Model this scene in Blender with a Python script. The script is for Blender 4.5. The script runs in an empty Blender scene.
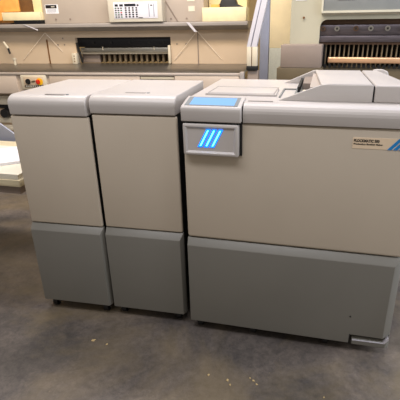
import bpy, bmesh, math, random
from mathutils import Vector, Matrix
random.seed(4)
SC = bpy.context.scene
COL = SC.collection

# ---------------------------------------------------------------- camera
cam = bpy.data.cameras.new('camera'); cam.sensor_width = 36; cam.sensor_fit = 'HORIZONTAL'
cam.lens = 422.36 / 400 * 36; cam.shift_x = -18.48 / 400; cam.shift_y = -4.0 / 400
cam.clip_start = .02
co = bpy.data.objects.new('camera', cam); COL.objects.link(co); SC.camera = co
pitch, yaw, roll = .3957, -.2401, -.0151
fw = Vector((math.sin(yaw) * math.cos(pitch), math.cos(yaw) * math.cos(pitch), -math.sin(pitch)))
rt = Vector((math.cos(yaw), -math.sin(yaw), 0)); up = rt.cross(fw)
r2 = rt * math.cos(roll) + up * math.sin(roll); u2 = -rt * math.sin(roll) + up * math.cos(roll)
m = Matrix((r2, u2, -fw)).transposed().to_4x4(); m.translation = Vector((.5046, -1.5044, 1.3117))
co.matrix_world = m

# ---------------------------------------------------------------- world, lights, exposure
w = bpy.data.worlds.new('world'); SC.world = w; w.use_nodes = True
w.node_tree.nodes['Background'].inputs[0].default_value = (1.0, .90, .78, 1)
w.node_tree.nodes['Background'].inputs[1].default_value = .26


def area(name, loc, target, sx, sy, power, color):
    l = bpy.data.lights.new(name, 'AREA'); l.shape = 'RECTANGLE'; l.size = sx; l.size_y = sy
    l.energy = power; l.color = color
    o = bpy.data.objects.new(name, l); COL.objects.link(o); o.location = loc
    o.rotation_euler = (Vector(target) - Vector(loc)).to_track_quat('-Z', 'Y').to_euler()
    return o


area('ceiling_lamp_cool', (.1, 1.1, 3.2), (.1, .5, 0), 3.4, .5, 50, (.76, .80, 1.0))
area('ceiling_lamp_warm', (-1.0, .9, 3.1), (-1.0, 2.8, 1.0), 3.4, .5, 80, (1.0, .84, .62))
area('overhead_fill_front', (-.2, -1.25, 3.2), (0, -.3, .3), 3.0, .5, 42, (.97, .95, 1.0))  # unseen overhead lamp added in front to brighten the panel shoulders
area('doorway_daylight', (3.1, .3, 1.5), (0, .1, .8), 2.2, 2.2, 60, (.84, .90, 1.0))
SC.view_settings.view_transform = 'Standard'; SC.view_settings.look = 'None'
SC.view_settings.exposure = 0.2; SC.view_settings.gamma = 1; SC.view_settings.use_curve_mapping = False


# ---------------------------------------------------------------- materials
def lin(c):
    return tuple(((x / 255) / 12.92 if x / 255 <= .04045 else ((x / 255 + .055) / 1.055) ** 2.4) for x in c) + (1,)


def mat(name, rgb, rough=.5, metal=0.0, var=.05, scale=12, bump=0.0, bscale=400, emit=None, coat=0.0, stretch=None, spec=.5):
    mt = bpy.data.materials.new(name); mt.use_nodes = True
    nt = mt.node_tree; b = nt.nodes['Principled BSDF']
    base = lin(rgb)
    tc = nt.nodes.new('ShaderNodeTexCoord'); mp = nt.nodes.new('ShaderNodeMapping')
    nt.links.new(tc.outputs['Object'], mp.inputs[0])
    if stretch: mp.inputs['Scale'].default_value = stretch
    n = nt.nodes.new('ShaderNodeTexNoise'); n.inputs['Scale'].default_value = scale; n.inputs['Detail'].default_value = 5
    nt.links.new(mp.outputs[0], n.inputs['Vector'])
    r = nt.nodes.new('ShaderNodeValToRGB')
    r.color_ramp.elements[0].position = .3; r.color_ramp.elements[1].position = .7
    r.color_ramp.elements[0].color = tuple(c * (1 - var) for c in base[:3]) + (1,)
    r.color_ramp.elements[1].color = tuple(min(1, c * (1 + var)) for c in base[:3]) + (1,)
    nt.links.new(n.outputs['Fac'], r.inputs[0]); nt.links.new(r.outputs[0], b.inputs['Base Color'])
    b.inputs['Roughness'].default_value = rough; b.inputs['Metallic'].default_value = metal
    b.inputs['Specular IOR Level'].default_value = spec
    if coat: b.inputs['Coat Weight'].default_value = coat
    if bump:
        n2 = nt.nodes.new('ShaderNodeTexNoise'); n2.inputs['Scale'].default_value = bscale
        nt.links.new(mp.outputs[0], n2.inputs['Vector'])
        bp = nt.nodes.new('ShaderNodeBump'); bp.inputs['Strength'].default_value = bump; bp.inputs['Distance'].default_value = .002
        nt.links.new(n2.outputs['Fac'], bp.inputs['Height']); nt.links.new(bp.outputs[0], b.inputs['Normal'])
    if emit:
        b.inputs['Emission Color'].default_value = lin(emit[0]); b.inputs['Emission Strength'].default_value = emit[1]
    return mt


M = dict(
    plastic=mat('beige_plastic', (200, 188, 170), .42, var=.02, scale=5, bump=.08, bscale=900),
    grey=mat('grey_plastic', (126, 124, 117), .42, var=.04, scale=3, bump=.12, bscale=900),
    lidp=mat('lid_plastic_cool_lit', (196, 190, 185), .36, var=.02, scale=5, bump=.06, bscale=900),  # body plastic made cooler to hold the overhead light's tint
    inner=mat('dark_inner_frame', (22, 21, 21), .6),
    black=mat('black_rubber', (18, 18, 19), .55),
    blackmetal=mat('black_metal', (30, 30, 34), .35, metal=.4),
    steel=mat('steel', (170, 168, 162), .32, metal=.9, var=.12, scale=20, stretch=(1, 12, 12)),
    bluesteel=mat('blued_steel', (104, 98, 104), .35, metal=.75, var=.2, scale=12, stretch=(1, 8, 8)),
    table=mat('worn_steel_table', (120, 114, 106), .3, metal=.8, var=.22, scale=8, stretch=(1, 3, 1)),
    cutter=mat('cutter_beige_paint', (205, 184, 158), .5, var=.04, scale=4, bump=.15, bscale=250),
    cutterg=mat('cutter_grey_paint', (186, 174, 163), .5, var=.04, scale=4, bump=.15, bscale=250),
    ledge=mat('ledge_grey_paint', (158, 151, 146), .45, var=.05, scale=6),
    apron=mat('apron_paint', (198, 182, 166), .5, var=.05, scale=5),
    cream=mat('cream_paint', (214, 204, 182), .5, var=.04),
    ivory=mat('keypad_box_ivory', (206, 200, 186), .45, var=.02),
    keypad=mat('keypad_white', (226, 226, 236), .35, var=.01),
    keyblack=mat('key_black', (28, 30, 38), .4),
    keyred=mat('key_red', (200, 60, 50), .4), keygreen=mat('key_green', (60, 110, 80), .4),
    red=mat('switch_red', (205, 50, 28), .35), yellow=mat('switch_yellow', (245, 190, 30), .4),
    card=mat('yellow_card', (242, 228, 186), .7, var=.06, scale=14),
    cardw=mat('cream_card', (240, 222, 170), .7, var=.05, scale=14),
    orange=mat('orange_card', (238, 172, 88), .7, var=.14, scale=16),
    brown=mat('brown_card', (112, 74, 34), .75, var=.15, scale=16),
    paper=mat('white_paper', (236, 236, 242), .7, var=.02),
    papercream=mat('cream_paper', (222, 216, 200), .7, var=.04),
    wood=mat('pale_wood', (204, 192, 160), .6, var=.15, scale=8, stretch=(1, 10, 10)),
    green=mat('cutter_green_grey_paint', (176, 172, 152), .5, var=.05, scale=5, bump=.15, bscale=250),
    panelg=mat('panel_blue_grey', (128, 132, 132), .45, var=.05),
    rim=mat('panel_rim', (196, 192, 174), .45, var=.04),
    block=mat('arm_cover_paint', (142, 128, 118), .5, var=.06, scale=9),
    olive=mat('olive_paint', (96, 84, 62), .6, var=.1, scale=9),
    darkbrown=mat('dark_brown_metal', (84, 62, 46), .5, metal=.3, var=.2, scale=14, stretch=(1, 8, 8)),
    copper=mat('polished_bar', (236, 190, 150), .3, metal=.6, var=.08),
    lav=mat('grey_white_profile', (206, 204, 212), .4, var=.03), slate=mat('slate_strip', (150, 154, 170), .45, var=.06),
    colw=mat('column_cream', (246, 230, 192), .7, var=.04), colb=mat('column_white', (206, 208, 196), .75, var=.05, scale=60),
    wall=mat('warehouse_wall', (190, 165, 120), .85, var=.1, scale=2),
    lblcream=mat('label_cream', (236, 214, 184), .4, var=.01), blue=mat('label_blue', (30, 135, 205), .35, var=.02),
    ink=mat('ink', (26, 22, 20), .5), fingers=mat('finger_steel', (140, 124, 100), .45, metal=.35, var=.12, scale=30),
    screen=mat('screen_glass', (60, 90, 130), .15, emit=((150, 200, 255), .75)),
    glow=mat('cyan_glow', (20, 120, 255), .3, emit=((8, 120, 255), 1.5)),
    glowcore=mat('cyan_glow_core', (200, 245, 255), .3, emit=((70, 225, 255), 2.0)),
    clear=mat('pale_streak_rod', (245, 232, 214), .3, var=.01),  # pale colour of the rods that imitate reflected light
    debris=mat('pale_chips', (205, 180, 130), .7),
)


def floor_mat():
    mt = bpy.data.materials.new('worn_concrete'); mt.use_nodes = True; nt = mt.node_tree; L = nt.links
    b = nt.nodes['Principled BSDF']; tc = nt.nodes.new('ShaderNodeTexCoord')

    def noise(sc, det=6, dist=0., rough=.6):
        n = nt.nodes.new('ShaderNodeTexNoise'); n.inputs['Scale'].default_value = sc; n.inputs['Detail'].default_value = det
        n.inputs['Distortion'].default_value = dist; n.inputs['Roughness'].default_value = rough
        L.new(tc.outputs['Object'], n.inputs['Vector']); return n

    def ramp(n, a, c0, d, c1):
        r = nt.nodes.new('ShaderNodeValToRGB'); e = r.color_ramp.elements
        e[0].position = a; e[0].color = c0; e[1].position = d; e[1].color = c1; L.new(n.outputs['Fac'], r.inputs[0]); return r

    def mix(t, f, a, c):
        x = nt.nodes.new('ShaderNodeMix'); x.data_type = 'RGBA'; x.blend_type = t
        if isinstance(f, float): x.inputs[0].default_value = f
        else: L.new(f, x.inputs[0])
        for s, v in ((6, a), (7, c)):
            if isinstance(v, tuple): x.inputs[s].default_value = v
            else: L.new(v, x.inputs[s])
        return x.outputs[2]
    big = ramp(noise(2.2, 6, 1.2), .35, lin((84, 80, 78)), .68, lin((128, 119, 111)))
    fine = ramp(noise(30, 10, .3, .82), .3, (.45, .45, .47, 1), .72, (1.3, 1.27, 1.25, 1))
    c = mix('MULTIPLY', 1.0, big.outputs[0], fine.outputs[0])
    spots = ramp(noise(95, 3), .69, (0, 0, 0, 1), .75, (1, 1, 1, 1))
    region = ramp(noise(3.1, 2), .5, (0, 0, 0, 1), .62, (1, 1, 1, 1))
    sp = mix('MULTIPLY', 1.0, spots.outputs[0], region.outputs[0])
    c = mix('MIX', sp, c, lin((196, 176, 132)))
    dark = ramp(noise(6.5, 8, 2.0, .7), .57, (0, 0, 0, 1), .68, (.5, .5, .5, 1))
    c = mix('MIX', dark.outputs[0], c, lin((84, 79, 80)))
    och = ramp(noise(1.5, 5, .8), .45, (0, 0, 0, 1), .62, (.5, .5, .5, 1))  # ochre patches: worn areas plus the floor's warm reflected light put into colour
    c = mix('MIX', och.outputs[0], c, lin((138, 122, 92)))
    L.new(c, b.inputs['Base Color'])
    rr = ramp(noise(5, 5), .3, (.32, .32, .32, 1), .7, (.58, .58, .58, 1)); L.new(rr.outputs[0], b.inputs['Roughness'])
    bp = nt.nodes.new('ShaderNodeBump'); bp.inputs['Strength'].default_value = .25; bp.inputs['Distance'].default_value = .004
    L.new(noise(60, 6).outputs['Fac'], bp.inputs['Height']); L.new(bp.outputs[0], b.inputs['Normal'])
    return mt


# ---------------------------------------------------------------- mesh helpers
class MB:
    def __init__(s): s.bm = bmesh.new()

    def _bev(s, faces_or_edges, r, seg):
        if r > 0:
            bmesh.ops.bevel(s.bm, geom=faces_or_edges, offset=r, segments=seg, profile=.5, affect='EDGES', clamp_overlap=True)

    def box(s, x0, x1, y0, y1, z0, z1, r=0., seg=2, sel=None):
        v = [s.bm.verts.new(p) for p in [(x0, y0, z0), (x1, y0, z0), (x1, y1, z0), (x0, y1, z0), (x0, y0, z1), (x1, y0, z1), (x1, y1, z1), (x0, y1, z1)]]
        fs = [s.bm.faces.new([v[i] for i in f]) for f in [(0, 3, 2, 1), (4, 5, 6, 7), (0, 1, 5, 4), (1, 2, 6, 5), (2, 3, 7, 6), (3, 0, 4, 7)]]
        es = {e for f in fs for e in f.edges}
        if sel: es = {e for e in es if sel((e.verts[0].co + e.verts[1].co) / 2, (e.verts[0].co - e.verts[1].co))}
        s._bev(list(es), r, seg); return s

    def prism(s, pts, a0, a1, axis='x', r=0., seg=2):
        # pts: polygon in the two other axes (x: (y,z); y: (x,z); z: (x,y))
        def P(p, a):
            return {'x': (a, p[0], p[1]), 'y': (p[0], a, p[1]), 'z': (p[0], p[1], a)}[axis]
        A = [s.bm.verts.new(P(p, a0)) for p in pts]; B = [s.bm.verts.new(P(p, a1)) for p in pts]; n = len(pts)
        fs = [s.bm.faces.new(A[::-1]), s.bm.faces.new(B)]
        for i in range(n): fs.append(s.bm.faces.new([A[i], A[(i + 1) % n], B[(i + 1) % n], B[i]]))
        bmesh.ops.recalc_face_normals(s.bm, faces=fs)
        if r > 0:
            es = {e for f in fs for e in f.edges}
            s._bev(list(es), r, seg)
        return s

    def cyl(s, c, d, r, r2=None, n=20):
        # from point c along vector d
        c = Vector(c); d = Vector(d); r2 = r if r2 is None else r2
        q = d.to_track_quat('Z', 'Y'); A = []; B = []
        for i in range(n):
            t = 2 * math.pi * i / n; o = Vector((math.cos(t), math.sin(t), 0))
            A.append(s.bm.verts.new(c + q @ (o * r))); B.append(s.bm.verts.new(c + d + q @ (o * r2)))
        s.bm.faces.new(A[::-1]); s.bm.faces.new(B)
        for i in range(n): s.bm.faces.new([A[i], A[(i + 1) % n], B[(i + 1) % n], B[i]])
        return s

    def build(s, name, m, parent=None, smooth=True):
        me = bpy.data.meshes.new(name)
        bmesh.ops.recalc_face_normals(s.bm, faces=s.bm.faces[:])
        s.bm.to_mesh(me); s.bm.free()
        me.materials.append(m)
        if smooth:
            me.shade_smooth(); me.set_sharp_from_angle(angle=math.radians(38))
        o = bpy.data.objects.new(name, me); COL.objects.link(o)
        if parent: o.parent = parent
        return o


def tag(o, label=None, cat=None, group=None, kind=None):
    if label: o['label'] = label
    if cat: o['category'] = cat
    if group: o['group'] = group
    if kind: o['kind'] = kind
    return o


def thing(name, label, cat, loc=(0, 0, 0), rz=0, group=None):
    o = bpy.data.objects.new(name, None); o.empty_display_size = .1; COL.objects.link(o)
    o.location = loc; o.rotation_euler = (0, 0, rz)
    return tag(o, label, cat, group)


def text_mesh(s, size, loc, rot, m, parent, name, bold=.0, align='LEFT', sx=1.0):
    cu = bpy.data.curves.new(name, 'FONT'); cu.body = s; cu.size = size; cu.extrude = .0004; cu.offset = bold; cu.align_x = align
    t = bpy.data.objects.new(name + '_tmp', cu); COL.objects.link(t)
    dg = bpy.context.evaluated_depsgraph_get()
    me = bpy.data.meshes.new_from_object(t.evaluated_get(dg)); bpy.data.objects.remove(t)
    me.materials.clear(); me.materials.append(m)
    o = bpy.data.objects.new(name, me); COL.objects.link(o); o.location = loc; o.rotation_euler = rot; o.scale = (sx, 1, 1)
    if parent: o.parent = parent
    return o


FRONT = (math.pi / 2, 0, 0)

# ---------------------------------------------------------------- the setting
fl = MB().box(-5.0, 3.2, -3.6, 5.0, -.1, 0).build('floor', floor_mat(), smooth=False); tag(fl, kind='structure')
bw = MB().box(-5.0, 3.2, 5.0, 5.15, 0, 4.0).build('wall_back', M['wall'], smooth=False); tag(bw, kind='structure')

col = thing('support_column', 'cream column with a white lower part between the two paper cutters', 'column', (.09, 3.15, 0))
MB().box(-.19, .19, -.15, .15, 1.04, 4.0, .01).build('upper_column', M['colw'], col)
tag(MB().box(-.2, .2, -.16, .16, 0, 1.04, .01).build('lower_column', M['colb'], col), 'white painted lower part')


# ---------------------------------------------------------------- booklet maker cabinets
def lid_profile(zs, top, yf, depth, r=.036):
    """side profile (y,z) of a lid with a big soft front edge"""
    pts = [(yf + .004, zs)]
    for i in range(7):
        a = math.pi - i * (math.pi / 2) / 6
        pts.append((yf + r * 1.25 + r * 1.25 * math.cos(a), top - r + r * math.sin(a)))
    pts += [(depth, top), (depth, zs)]
    return pts


def caster(x, y, parent):
    c = MB().cyl((x - .011, y, .0205), (.022, 0, 0), .0205, n=24).build('caster', M['black'], parent)
    MB().box(x - .016, x - .013, y - .012, y + .014, .02, .062).box(x + .013, x + .016, y - .012, y + .014, .02, .062).box(
        x - .016, x + .016, y - .014, y + .016, .056, .066).build('caster_fork', M['blackmetal'], c)
    MB().cyl((x - .018, y, .0205), (.036, 0, 0), .005, n=10).build('axle', M['steel'], c)


def vertical(mid, d): return abs(d.z) > max(abs(d.x), abs(d.y))


ZS, ZB, Z0 = .965, .467, .05


def lower_poly(z0=Z0):
    # bowed lower front: stands proud of the upper panel, with a sloping shoulder that catches the light
    return [(.012, z0), (-.006, z0 + .004), (-.012, z0 + .05), (-.013, ZB - .045), (-.012, ZB - .036), (-.0085, ZB - .024), (.004, ZB - .002), (.012, ZB)]


def panel_loft(outer, front, yb=.014, ym=.002, yf=-.023, r=.0025):
    b = MB(); rings = []
    for ring, yy in ((outer, yb), (outer, ym), (front, yf)):
        rings.append([b.bm.verts.new((x, yy, z)) for x, z in ring])
    n = len(outer); fs = [b.bm.faces.new(rings[0]), b.bm.faces.new(rings[2][::-1])]
    for A, B in zip(rings, rings[1:]):
        for i in range(n): fs.append(b.bm.faces.new([A[i], A[(i + 1) % n], B[(i + 1) % n], B[i]]))
    bmesh.ops.recalc_face_normals(b.bm, faces=fs)
    b._bev(list({e for f in fs for e in f.edges}), r, 3)
    return b


def cabinet(name, label, x, y, a, wd, depth, lidtop, lidz, slot, group, side=False):
    t = thing(name, label, 'machine', (x, y, 0), a, group); z0 = Z0 + (.007 if side else .002)
    MB().box(.010, wd - .010, .014, depth - .01, .066, lidz + .03, .003).build('frame', M['inner'], t)
    MB().box(.001 if side else .012, .013, .012, depth - .004, .06, lidz - .002, .0005).build('side_panel', M['plastic'] if side else M['inner'], t)
    MB().box(.013, wd - .013, depth - .012, depth - .002, .06, lidz - .002, .001).build('back_panel', M['plastic'], t)
    MB().box(.001, wd - .001, -.004, .014, ZB + .003, lidz - .004, .007, 3).build('upper_panel', M['plastic'], t)
    panel_loft([(0, z0), (wd, z0), (wd, ZB), (0, ZB)], [(.003, z0 + .003), (wd - .010, z0 + .003), (wd - .010, ZB - .027), (.003, ZB - .027)]).build('lower_panel', M['grey'], t)
    l = MB().prism(lid_profile(lidz, lidtop, -.012, depth), .006 if side else -.001, wd - .004, 'x', .009, 4).build('lid', M['lidp'], t)
    sx, sy = slot
    MB().box(sx, sx + .085, sy, sy + .018, lidtop - .0005, lidtop + .0015, .0008, 1).build('handle_recess', M['ledge'], l)
    MB().cyl((sx + .096, sy + .009, lidtop - .001), (0, 0, .003), .006, n=14).build('latch_button', M['panelg'], l)
    for cx in (.035, wd - .045):
        for cy in (.024, depth - .06): caster(cx, cy, t)
    return t


G = 'cabinets of the booklet making line'
cabinet('booklet_machine_cabinet', 'narrow beige and grey cabinet at the left end of the machine row', -.7440, -.0110, .0432, .3510, .49, 1.042, .962, (.16, .02), G, True)
cabinet('booklet_machine_cabinet', 'narrow beige and grey cabinet in the middle, touching the one with the screen', -.3847, .0134, .0327, .3564, .46, 1.046, .974, (.125, .06), G)

# right, wide cabinet with the console
W3, D3 = .826, .65
t = thing('booklet_machine_cabinet', 'wide beige and grey cabinet with touch screen console and blue striped label', 'machine', (0, 0, 0), 0, G)
MB().box(.006, W3 + .012, .014, D3 - .01, .09, 1.0, .003).build('frame', M['inner'], t)
MB().box(W3 + .010, W3 + .022, .016, D3 - .002, .096, ZS - .003, .002).build('side_panel', M['plastic'], t)
MB().box(.01, W3 + .01, D3 - .012, D3, .096, ZS, .001).build('back_panel', M['plastic'], t)
up_ = MB().box(.001, W3 + .022, -.004, .02, ZB + .003, ZS - .004, .012, 4).build('upper_panel', M['plastic'], t)
lp = panel_loft([(0, Z0), (.694, Z0), (.694, .094), (W3 + .026, .094), (W3 + .026, ZB), (0, ZB)],
                [(.004, Z0 + .003), (.691, Z0 + .003), (.691, .097), (W3 - .004, .097), (W3 - .002, ZB - .028), (.004, ZB - .028)]).build('lower_panel', M['grey'], t)
MB().cyl((.687, -.0245, .188), (0, .004, 0), .0032, n=12).build('screw', M['black'], lp)
f = panel_loft([(.704, .044), (W3 + .026, .044), (W3 + .026, .106), (W3 + .012, .080), (.704, .076)],
               [(.706, .046), (W3 + .010, .046), (W3 + .014, .095), (W3 + .002, .070), (.706, .067)], .12, -.004, -.018, .002).build('foot_plate', M['grey'], t)
MB().prism([(.706, .069), (W3 + .0, .072), (W3 + .014, .097), (W3 + .020, .103), (W3 + .022, .093), (W3 + .008, .070), (.706, .066)], -.020, -.003, 'y').build('foot_highlight', M['lav'], f)  # pale strip draws the highlight along the plate's upper edge
tag(f, 'grey foot piece set below the notch at the right corner')
MB().cyl((.78, .06, .0), (0, 0, .047), .018, n=20).build('levelling_foot', M['blackmetal'], f)
for cx in (.04, .285, .60):
    for cy in (.024, D3 - .06): caster(cx, cy, t)
caster(W3 - .03, D3 - .06, t)
LT = 1.035
lid = MB().prism(lid_profile(ZS, LT, -.014, .028), .234, W3 + .026, 'x', .006, 3).build('front_lid', M['lidp'], t)
MB().box(.2215, .2315, -.012, .03, .84, LT - .012).build('gap_liner', M['black'], t)
top = MB()
top.box(.0, W3 + .02, .032, D3, ZS, LT - .001, .005, 2)
top = top.build('top_cover', M['lidp'], t)
# raised panel on the top cover (frame around a shallow recess)
rp = MB()
rp.prism([(.052, .15), (.335, .15), (.325, .345), (.052, .345)], LT - .002, LT + .007, 'z', .002, 2)
rp.build('raised_plate', M['lidp'], top)
gr = MB()
for e in ((.060, .328, .160, .164), (.060, .320, .330, .334), (.060, .064, .160, .334), (.322, .327, .160, .334)): gr.box(e[0], e[1], e[2], e[3], LT + .006, LT + .0078)
gr.build('plate_groove', M['ledge'], top, smooth=False)
MB().box(.244, .335, .034, .044, LT - .002, LT + .002, .001, 1).build('lid_hinge', M['ledge'], top)

# console
cs = MB(); cs.box(.010, .222, -.034, .05, .838, .960)
ff = [f for f in cs.bm.faces if f.normal.y < -.9 or all(abs(v.co.y + .034) < 1e-5 for v in f.verts)][0]
cs._bev([e for e in cs.bm.edges if e.verts[0].co.y < 0 or e.verts[1].co.y < 0], .007, 3)
cs.bm.normal_update()
ff = max(cs.bm.faces, key=lambda f: f.calc_area() if abs(f.calc_center_median().y + .034) < 1e-4 else 0)
bmesh.ops.inset_region(cs.bm, faces=[ff], thickness=.006, depth=0)
bmesh.ops.inset_region(cs.bm, faces=[ff], thickness=.010, depth=-.006)
cs = cs.build('control_console', M['lidp'], t)
hd = MB().prism([(-.034, .967), (-.037, 1.008), (-.035, 1.017), (-.028, 1.0235), (.060, 1.043), (.075, 1.043), (.075, .967)], .006, .230, 'x', .004, 3).build('console_head', M['lidp'], cs)
MB().box(.012, .220, -.028, .04, .955, .970).build('seam_liner', M['black'], cs)
sl = math.atan2(1.043 - 1.0235, .088)
bz = MB().box(.018, .216, 0, .080, -.002, .0016, .0008, 1).build('bezel', M['panelg'], hd)
bz.location = (0, -.024, 1.0243); bz.rotation_euler = (sl, 0, 0)
sc_ = MB().box(.036, .203, .006, .072, .001, .0024, .0004, 1).build('screen', M['screen'], bz)
tag(sc_, 'lit pale blue touch screen')
for k in range(3):
    bx = .066 + k * .0232
    def par(x, wd, y0, y1, zb, zt):
        sk = .034
        return MB().prism([(x + sk * (zb - .872) / .066, zb), (x + wd + sk * (zb - .872) / .066, zb), (x + wd + sk * (zt - .872) / .066, zt), (x + sk * (zt - .872) / .066, zt)], y0, y1, 'y')
    g = par(bx, .0175, -.0300, -.0275, .871, .940).build('lit_stripe', M['glow'], cs)
    tag(g, 'glowing blue slanted logo stripe')
    h = par(bx + .0055, .0065, -.0310, -.0298, .876, .936).build('stripe_core', M['glowcore'], cs)
    tag(h, 'bright cyan core of a logo stripe')

# hood with the open left end
HT = 1.094
hood = MB()
# front wall with sloping left end
hood.prism([(.349, LT - .001), (.50, HT - .002), (.515, HT), (.678, HT), (.678, LT - .001)], .072, .088, 'y', .003, 2)
# back wall
hood.prism([(.328, LT - .001), (.46, HT - .002), (.475, HT), (.66, HT), (.66, LT - .001)], .53, .548, 'y', .003, 2)
# top plate, left edge runs from front corner to back corner
hood.prism([(.500, .074), (.678, .074), (.664, .546), (.468, .546)], HT - .012, HT, 'z', .004, 2)
hood.build('hood', M['lidp'], t)
MB().box(.672, .688, .082, .54, LT, HT - .006).build('hood_gap_liner', M['black'], t)
hr = MB()
hr.prism([(.684, .072), (W3 + .03, .072), (W3 + .03, .16), (.80, .16), (.738, .546), (.670, .546)], LT - .001, HT, 'z', .006, 3)
hr.build('right_hood', M['lidp'], t)
MB().prism([(.72, LT), (.79, LT), (.79, 1.066), (.782, 1.088), (.762, 1.096), (.735, 1.097), (.72, 1.094)], .553, .58, 'y', .004, 2).build('end_guard', M['lidp'], t)
MB().box(.40, .66, .09, .528, LT - .001, LT + .004).build('feeder_bed', M['panelg'], t)
fd = MB().box(.46, .66, .10, .52, LT + .004, HT - .014).build('feeder_unit', M['cutterg'], t)
tag(MB().box(.425, .50, .30, .52, LT + .003, LT + .032, .004).build('feeder_guide', M['block'], t), 'grey guide inside the hood opening')
tag(MB().box(.408, .418, .24, .52, LT + .003, LT + .026, .002).build('feeder_belt', M['black'], t), 'black belt inside the hood opening')
MB().box(.43, .455, .13, .22, LT + .003, LT + .018, .003).build('feeder_tab', M['cream'], t)
# inlet frame line left of the hood opening
MB().prism([(.346, .13), (.352, .13), (.352, .33), (.40, .33), (.40, .338), (.346, .338)], LT - .001, LT + .004, 'z').build('inlet_seal', M['panelg'], t)

# product label on the upper panel
lb = MB().box(.622, .79, -.0052, -.0036, .889, .929, .0004, 1).build('product_label', M['lblcream'], t)
for k in range(4):
    x = .738 + k * .0185
    MB().prism([(x, .889), (x + .0135, .889), (x + .034 + .0135, .929), (x + .034, .929)], -.0062, -.0050, 'y').build('label_stripe', M['blue'], lb)
text_mesh('PLOCKMATIC 500', .0132, (.6255, -.0056, .9130), FRONT, M['ink'], lb, 'label_text', .0005, sx=.80)
text_mesh('Production Booklet Maker', .0080, (.6255, -.0056, .9030), FRONT, M['ink'], lb, 'label_text', .0002, sx=1.12)

# ---------------------------------------------------------------- left paper cutter
c1 = thing('paper_cutter', 'long beige paper cutter with white keypad box above its blade opening', 'machine', (-1.2, 1.822, 0), .0756)
MB().box(-2.2, 1.085, 0, .80, .895, .919, .004).build('worktable', M['table'], c1)
ap = MB().box(-2.2, -.88, -.006, .03, .735, .894, .006).box(-.575, .235, -.006, .03, .735, .894, .006).box(.53, 1.06, -.012, .03, .735, .894, .006).box(
    .235, .53, .01, .03, .735, .894).box(-.88, -.575, .004, .03, .735, .894).build('apron', M['apron'], c1)
MB().box(-2.2, 1.085, -.012, .0, .897, .917, .003).build('table_edge', M['cutterg'], c1)
MB().box(1.062, 1.098, -.02, .06, .80, .925, .006).build('table_end_cap', M['ledge'], c1)
MB().box(.24, .525, -.004, .012, .865, .885, .003).build('apron_handle', M['cream'], c1)
# switch panel
sp = MB().box(-.835, -.60, -.016, .01, .772, .895, .006).build('switch_panel', M['cream'], c1)
MB().box(-.81, -.625, -.019, -.014, .792, .882, .002).build('switch_plate', M['cutter'], sp)
tag(MB().cyl((-.765, -.018, .842), (0, -.008, 0), .023, n=20).build('start_button', M['black'], sp), 'round black button')
tag(MB().cyl((-.658, -.018, .842), (0, -.004, 0), .030, n=24).build('switch_dial', M['yellow'], sp), 'yellow dial plate')
tag(MB().cyl((-.670, -.021, .842), (0, -.010, 0), .019, n=20).box(-.676, -.664, -.042, -.03, .824, .860, .002).build('main_switch', M['red'], sp), 'red main switch')
tag(MB().box(-.80, -.625, -.021, -.018, .796, .812, .001).build('dark_label', M['ink'], sp), 'dark label strip')
kx = -.79
for k in range(8):
    MB().box(kx + k * .020, kx + k * .020 + .011, -.0225, -.0205, .800, .808).build('label_mark', M['papercream'], sp)
MB().prism([(-.735, .835), (-.70, .84), (-.70, .853), (-.735, .848)], -.022, -.017, 'y', .001, 1).build('key_switch', M['olive'], sp)

# body under the table
bs = MB().box(-2.0, 1.0, .12, 1.2, 0.0, .74, .004).build('base', M['cutter'], c1)
MB().box(-1.95, -1.06, .085, .13, .62, .70, .005).build('base_rail', M['cream'], c1)
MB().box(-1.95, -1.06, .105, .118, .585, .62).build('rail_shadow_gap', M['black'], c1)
kn = MB().cyl((-1.11, .12, .545), (0, -.07, 0), .045, .038, n=18).build('black_knob', M['black'], c1)
for z in (.50, .43, .36):
    MB().box(-1.95, -1.05, .095, .13, z - .05, z - .005, .004).build('base_slat', M['cream'], c1)

# backplate around the blade opening
bp = MB()
bp.box(-2.2, -.668, .75, .80, .919, 1.30).box(.308, 1.06, .75, .80, .919, 1.30).box(-.668, .308, .75, .80, 1.165, 1.30)
bp.build('front_plate', M['cutter'], c1, smooth=False)
MB().box(-.980, -.968, .744, .752, .919, 1.15).build('plate_seam', M['brown'], c1)
MB().box(.572, .580, .744, .752, .919, 1.225).build('plate_seam', M['block'], c1)
MB().box(-.70, .31, 1.0, 1.10, .919, 1.30).build('opening_back', M['darkbrown'], c1)
MB().box(-.70, .31, .80, 1.05, 1.165, 1.19).build('opening_roof', M['inner'], c1)
MB().box(-.69, .30, .79, .85, 1.075, 1.166, .003).build('knife_beam', M['blackmetal'], c1)
for x in (-.50, -.31, -.12, .08, .22):
    MB().cyl((x, .79, 1.115), (0, -.012, 0), .012, n=12).build('bolt', M['black'], c1)
MB().box(-.64, .295, .78, .84, 1.028, 1.066, .003).build('knife_bar', M['steel'], c1)
for x in (-.40, .13):
    MB().cyl((x, .775, 1.045), (0, 0, .032), .004, n=10).build('guide_pin', M['cream'], c1)
MB().box(-.66, .295, .80, .85, 1.006, 1.028, .002).build('clamp_lip', M['cream'], c1)
MB().box(-.66, -.47, .84, .90, .919, 1.005, .003).build('clamp_plate', M['block'], c1)
for k in range(13):
    x = -.44 + k * .057
    MB().box(x, x + .024, .84, .90, .921, 1.006, .004).build('clamp_finger', M['fingers'], c1)
br = MB().box(-.705, -.655, .70, .752, .919, 1.022, .004).build('side_bracket', M['cream'], c1)
for z in (.945, .97, .995): MB().cyl((-.68, .702, z), (0, -.004, 0), .006, n=10).build('bracket_hole', M['brown'], br)
MB().box(.284, .308, .72, .752, .922, 1.09, .004).build('side_bracket', M['cream'], c1)
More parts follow.
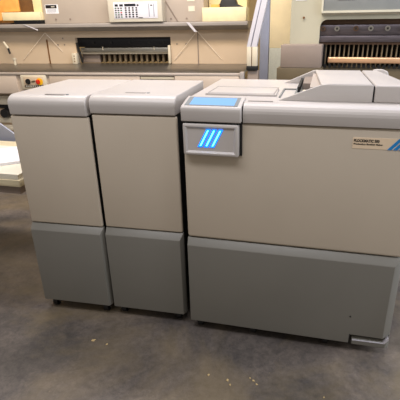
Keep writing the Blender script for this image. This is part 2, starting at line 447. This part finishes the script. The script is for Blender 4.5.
MB().prism([(-.665, 1.12), (-.645, 1.12), (-.610, .96), (-.61, .925), (-.625, .925)], .735, .748, 'y').build('opening_edge_guard', M['black'], c1)
# ledge
MB().prism([(.62, 1.262), (.62, 1.290), (.628, 1.296), (.80, 1.296), (.80, 1.225), (.735, 1.225)], -2.2, 1.06, 'x', .003, 2).build('ledge', M['ledge'], c1)
# thin pale rods standing in for reflected light streaks below the ledge
def rod(p0, p1, r, m_, name, par): return MB().cyl(p0, Vector(p1) - Vector(p0), r, n=8).build(name, m_, par)
for cx, hw, zb in ((-.968, .30, .955), (.575, .235, .955)):
    rod((cx, .725, 1.215), (cx - hw, .744, zb), .0022, M['clear'], 'reflection_streak', c1)
    rod((cx, .725, 1.215), (cx + hw * (.5 if cx < 0 else 1), .744, zb + (.08 if cx < 0 else 0)), .0022, M['clear'], 'reflection_streak', c1)
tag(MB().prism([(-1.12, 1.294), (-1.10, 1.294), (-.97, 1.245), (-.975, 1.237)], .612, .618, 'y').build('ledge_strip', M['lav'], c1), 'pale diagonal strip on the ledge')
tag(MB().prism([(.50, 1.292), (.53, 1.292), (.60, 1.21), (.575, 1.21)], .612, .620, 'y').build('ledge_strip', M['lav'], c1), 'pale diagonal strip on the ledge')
for (x, z) in ((-.79, 1.10), (-.86, 1.10), (-.80, 1.16), (.37, 1.10), (.46, 1.10)):
    MB().cyl((x, .752, z), (0, -.005, 0), .008, n=10).build('rivet', M['block'], c1)
# left end handles
MB().cyl((-1.42, .70, 1.13), (.05, -.02, -.06), .012, n=10).build('lever', M['cream'], c1)
MB().cyl((-1.37, .68, 1.07), (.01, 0, -.05), .010, n=10).build('lever_grip', M['black'], c1)
MB().cyl((-1.27, .60, .919), (0, 0, .05), .012, n=12).cyl((-1.27, .60, .969), (0, 0, .018), .018, n=12).build('table_peg', M['cream'], c1)
# housing above the ledge
MB().box(-.955, .645, .73, 1.3, 1.296, 1.75, .006).build('housing', M['cutterg'], c1)
MB().cyl((-.83, .728, 1.335), (0, -.004, 0), .009, n=10).build('rivet', M['block'], c1)
MB().cyl((-.68, .728, 1.335), (0, -.004, 0), .009, n=10).build('rivet', M['block'], c1)
MB().cyl((.33, .728, 1.325), (0, -.004, 0), .009, n=10).build('rivet', M['block'], c1)
MB().cyl((.48, .728, 1.325), (0, -.004, 0), .009, n=10).build('rivet', M['block'], c1)
MB().prism([(.26, 1.50), (.275, 1.50), (.40, 1.30), (.385, 1.30)], .727, .731, 'y').build('housing_shadow_line', M['block'], c1)  # diagonal shadow line on the housing, drawn as a darker strip
wl = MB().box(-.945, -.81, .727, .7305, 1.405, 1.487).build('warning_label', M['paper'], c1)
wl.location = (.02, 0, -.018)
MB().box(-.938, -.825, .7255, .728, 1.452, 1.482).build('label_bar', M['ink'], wl)
MB().box(-.88, -.845, .7240, .7256, 1.462, 1.470).build('label_print', M['papercream'], wl)
for z in (1.438, 1.428, 1.418): MB().box(-.93, -.835 , .7262, .7275, z, z + .004).build('label_print', M['slate'], wl)
for x, z, s_ in ((.49, 1.47, .07), (.50, 1.385, .06)):
    MB().box(x, x + s_, .7265, .7305, z, z + .045).build('paper_note', M['papercream'], c1)
# keypad box
kb = MB().box(-.262, .255, .60, .735, 1.300, 1.56, .008, 3).build('keypad_box', M['ivory'], c1)
kp = MB().box(-.205, .212, .596, .602, 1.332, 1.47, .002).build('keypad_panel', M['keypad'], kb)
kw = MB().box(.13, .137, .5945, .597, 1.345, 1.455).box(.175, .182, .5945, .597, 1.345, 1.455).build('slot_frame', M['slate'], kp)
MB().box(.148, .166, .5945, .597, 1.435, 1.445).build('panel_mark', M['keyblack'], kp)
MB().box(.03, .07, .5945, .597, 1.336, 1.342).build('panel_mark', M['keyblack'], kp)
MB().box(-.098, .01, .594, .597, 1.435, 1.456).build('display', M['keyblack'], kp)
MB().box(-.19, -.16, .594, .597, 1.435, 1.453).build('display', M['keyblack'], kp)
MB().box(-.145, -.112, .594, .597, 1.435, 1.453).build('display', M['keyblack'], kp)
MB().box(.02, .038, .594, .597, 1.435, 1.45).build('display', M['keyblack'], kp)
for r in range(5):
    for c in range(3):
        mm = M['keyred'] if (r == 2 and c == 2) else (M['keygreen'] if (c + r) % 3 == 0 else M['keyblack'])
        x = -.192 + c * .026; z = 1.415 - r * .0185
        MB().box(x, x + .016, .5935, .597, z, z + .010, .001, 1).build('key', mm, kp)
for r in range(5):
    for c in range(4):
        x = -.096 + c * .034; z = 1.415 - r * .0185
        MB().box(x, x + .017, .5935, .597, z, z + .012, .001, 1).build('key', M['keyblack'], kp)

kb.location.x = .03

# ---------------------------------------------------------------- boxes lying on the left cutter
def onc1(name, label, cat, x0, x1, y0, y1, z0, z1, m_, group=None, r=.004):
    o = MB().box(x0, x1, y0, y1, z0, z1, r).build(name, m_)
    o.location = (-1.2, 1.822, 0); o.rotation_euler = (0, 0, .0756)
    return tag(o, label, cat, group)


MB_top = MB().box(-2.2, -.98, .80, 1.30, .919, 1.296).box(.65, 1.06, .80, 1.30, .919, 1.296).build('rear_casing', M['cutterg'], c1)
onc1('dark_tray', 'flat black tray under the long yellow box on the left ledge', 'tray', -1.24, -.96, .66, .9, 1.2965, 1.33, M['blackmetal'])
onc1('dark_strip', 'thin dark brown strip at the far left end of the ledge', 'strip', -1.6, -1.29, .66, .9, 1.2965, 1.312, M['darkbrown'])
onc1('yellow_box', 'long pale yellow box lying on the black tray', 'box', -1.37, -.96, .68, .92, 1.3305, 1.405, M['card'])
onc1('yellow_box', 'small yellow box under the long yellow box, beside the black tray', 'box', -1.52, -1.275, .71, .92, 1.3125, 1.33, M['orange'])
onc1('orange_box', 'small orange box at the left picture edge beside the long yellow box', 'box', -1.62, -1.375, .68, .92, 1.3305, 1.41, M['orange'])
onc1('orange_box', 'orange box with embossed front, stacked above the left end of the long yellow box', 'box', -1.62, -1.205, .74, .96, 1.4115, 1.58, M['orange'])
onc1('brown_box', 'brown cardboard box stacked between the orange box and the cream box', 'box', -1.195, -1.05, .74, .92, 1.4055, 1.55, M['brown'])
onc1('cream_box', 'cream box stacked beside the grey housing of the cutter', 'box', -1.045, -.958, .72, .92, 1.4055, 1.60, M['cardw'])
onc1('flat_yellow_carton', 'wide pale yellow carton on the right end of the ledge', 'box', .648, 1.045, .63, .95, 1.2965, 1.413, M['card'])
onc1('yellow_carton', 'tall yellow carton behind the black bag above the wide carton', 'box', .652, 1.02, .96, 1.25, 1.2965, 1.62, M['cardw'])
# black bag on the carton
bg = MB(); pts = [(.74, 1.4135), (.76, 1.425), (.80, 1.445), (.82, 1.50), (.93, 1.50), (.95, 1.44), (1.0, 1.42), (1.01, 1.4135)]
bg.prism(pts, .70, .84, 'y', .008, 2)
bg = bg.build('black_bag', M['black']); bg.location = (-1.2, 1.822, 0); bg.rotation_euler = (0, 0, .0756)
tag(bg, 'black crumpled bag lying on the wide pale yellow carton', 'bag')
onc1('orange_block', 'small orange brown block left of the black bag on the carton', 'block', .725, .80, .65, .695, 1.4135, 1.438, M['orange'])

# ---------------------------------------------------------------- right paper cutter
c2 = thing('paper_cutter', 'grey green paper cutter behind the hood, with bolted knife beam', 'machine', (.7, 2.0, 0), -.05)
fp = MB()
R = .05
arc = [(-.248 + R - R * math.cos(a), 1.30 - R + R * math.sin(a)) for a in [i * math.pi / 12 for i in range(7)]]
fp.prism([(-.47, .80), (-.248, .80)] + arc + [(.9, 1.30), (.9, 1.9), (-.47, 1.9)], 0, .06, 'y')
fp.build('front_frame', M['green'], c2, smooth=False)
MB().box(-.47, -.26, .06, .7, 0, 1.9).build('side_column', M['green'], c2)
MB().box(.9, 1.1, 0, .7, 0, 1.9).build('side_column', M['green'], c2)
MB().box(-.27, .92, .45, .5, .8, 1.4).build('opening_back', M['inner'], c2)
MB().box(-.258, .9, .06, .2, 1.262, 1.31, .004).build('upper_beam', M['darkbrown'], c2)
kb2 = MB().box(-.258, .9, .03, .2, 1.19, 1.262, .004).build('knife_beam', M['bluesteel'], c2)
for i, x in enumerate((-.226, -.123, .013, .118, .235, .34, .45)):
    b_ = MB().cyl((x, .03, 1.236), (0, -.014, 0), .019, n=20).build('bolt', M['darkbrown'] if i in (0, 2) else M['steel'], c2)
    MB().cyl((x, .017, 1.236), (0, -.005, 0), .0085, n=6).build('bolt_socket', M['ink'], b_)
MB().box(-.25, .9, .02, .1, 1.14, 1.186, .004).build('knife', M['bluesteel'], c2)
MB().box(-.255, .9, .035, .1, 1.122, 1.142).build('knife_edge', M['darkbrown'], c2)
for k in range(26):
    x = -.20 + k * .0345
    MB().box(x, x + .010, .07, .15, .955, 1.122, .002, 1).build('clamp_finger', M['fingers'], c2)
MB().box(-.255, -.2, .05, .12, .955, 1.122).build('finger_guard', M['blackmetal'], c2)
tag(MB().box(-.172, .9, -.02, .02, .992, 1.034, .008, 3).build('backgauge_bar', M['copper'], c2), 'bright copper toned bar')
for k in range(24):
    x = -.20 + k * .036
    MB().box(x, x + .021, .0, .03, .956, .98).build('rack_tooth', M['black'], c2)
MB().box(-.27, .9, .012, .2, .80, .956, .004).build('table_front', M['olive'], c2)
MB().box(-.27, .9, .012, .7, 0.0, .80, .004).build('base', M['olive'], c2)
bl = MB().box(-.515, -.212, -.15, .01, .965, 1.13, .006).build('arm_cover', M['block'], c2)
MB().box(-.54, -.20, -.155, .01, .82, .964, .006).build('arm_base', M['olive'], c2)
MB().box(-.53, -.21, -.14, .01, 0, .82).build('arm_leg', M['olive'], c2)
cp = MB().box(-.235, .9, -.03, .0, 1.358, 1.62, .006).build('control_panel', M['panelg'], c2)
MB().prism([(-.004, 1.330), (-.045, 1.345), (-.045, 1.360), (-.004, 1.360)], -.24, .9, 'x').build('panel_rim', M['rim'], cp)
MB().box(-.245, -.232, -.038, .0, 1.347, 1.62).build('panel_side_rim', M['rim'], cp)
for x0, x1 in ((-.135, -.015), (.07, .17), (.22, .36)):
    MB().box(x0, x1, -.034, -.029, 1.432, 1.50).build('panel_window', M['brown'], cp)
MB().box(-.44, -.36, -.003, .001, 1.435, 1.5).build('paper_note', M['paper'], c2)
MB().cyl((-.372, .0, 1.316), (0, -.012, 0), .008, n=10).build('screw', M['brown'], c2)

# leaning guard arm between the cutters
la = thing('guard_arm', 'leaning grey white metal arm with a cream foot, between the two cutters', 'arm', (0, 1.9, 0))
def slab(x0b, x1b, zb, x0t, x1t, zt, y0, y1, m_, name):
    return MB().prism([(x0b, zb), (x1b, zb), (x1t, zt), (x0t, zt)], y0, y1, 'y', .002, 1).build(name, m_, la)
slab(-.088, -.058, 1.114, .045, .075, 1.70, 0, .05, M['lav'], 'arm_profile')
slab(-.052, -.010, 1.114, .080, .122, 1.70, 0, .05, M['lav'], 'arm_profile')
slab(-.058, -.052, 1.114, .075, .080, 1.70, .008, .05, M['slate'], 'arm_groove')
MB().box(-.086, -.050, -.003, .055, .972, 1.114, .003).box(-.044, -.004, -.003, .055, .972, 1.114, .003).build('foot_block', M['cream'], la)
MB().box(-.050, -.044, .004, .05, .972, 1.114).build('block_groove', M['brown'], la)
MB().box(-.088, -.002, -.005, .06, .938, .972, .004).build('black_pad', M['black'], la)
MB().box(-.08, .005, .01, .06, .0, .938, .004).build('post_base', M['block'], la)
tag(MB().box(.0, .07, .12, .18, 0, 1.8, .004).build('slate_post', M['slate']), 'slender blue grey upright post behind the leaning arm', 'post')
bpy.data.objects['slate_post'].location = (-.01, 1.95, 0)

# ---------------------------------------------------------------- paper table on the left
tb = thing('paper_table', 'low wooden table half hidden by the left cabinet, carrying paper stacks', 'table', (-1.3, .40, 0))
MB().box(-1.1, .42, -.28, .35, .575, .61, .004).build('table_top', M['wood'], tb)
MB().box(-1.08, .40, -.26, .33, .53, .575, .003).build('table_rail', M['block'], tb)
for x in (-1.05, -.5):
    for y in (-.22, .26): MB().box(x, x + .05, y, y + .05, 0, .53, .003).build('leg', M['block'], tb)


def sheetstack(name, label, cx, cy, sx, sy, rot, z0, z1, m_):
    o = MB()
    n = max(1, int((z1 - z0) / .006))
    for i in range(n):
        j = random.uniform(-.002, .002); k = random.uniform(-.002, .002)
        za = z0 + (z1 - z0) * i / n
        o.box(-sx / 2 + j, sx / 2 + j, -sy / 2 + k, sy / 2 + k, za, za + (z1 - z0) / n - .0006)
    o = o.build(name, m_, smooth=False); o.location = (cx, cy, 0); o.rotation_euler = (0, 0, rot)
    return tag(o, label, 'paper')


sheetstack('paper_stack', 'cream paper stack at the table edge beside the left cabinet', -1.12, .35, .46, .44, .0, .6105, .636, M['papercream'])
sheetstack('paper_stack', 'bright white paper stack lying askew on the cream paper', -1.15, .36, .36, .30, .70, .6365, .650, M['paper'])
# grey tray leaning behind the paper
tr = MB().prism([(-.75, 0), (.09, 0), (.075, .02), (-.22, .20), (-.75, .40)], -.008, .008, 'y', .002, 1).build('grey_panel', M['slate'])
tr.location = (-1.35, .80, 0); tr.location.z = .53; tr.rotation_euler = (math.radians(-8), 0, 0)
tag(tr, 'slate grey panel leaning behind the low table with the white paper', 'panel')

# ---------------------------------------------------------------- chips on the floor
i = 0
for (x, y, sz) in ((-.40, -.19, .010), (-.33, -.20, .006), (.23, -.28, .007), (.245, -.30, .005), (.33, -.26, .006), (.345, -.275, .005), (.315, -.25, .004), (.15, -.27, .006), (.60, -.28, .004)):
    o = MB().prism([(-sz, -sz * .5), (sz * .6, -sz * .6), (sz, sz * .3), (-sz * .2, sz * .7)], 0, .002, 'z').build('paper_chip', M['debris'], smooth=False)
    o.location = (x, y, .0002); o.rotation_euler = (0, 0, x * 7)
    tag(o, 'small pale chip of paper lying on the floor', 'debris', 'pale chips on the floor')
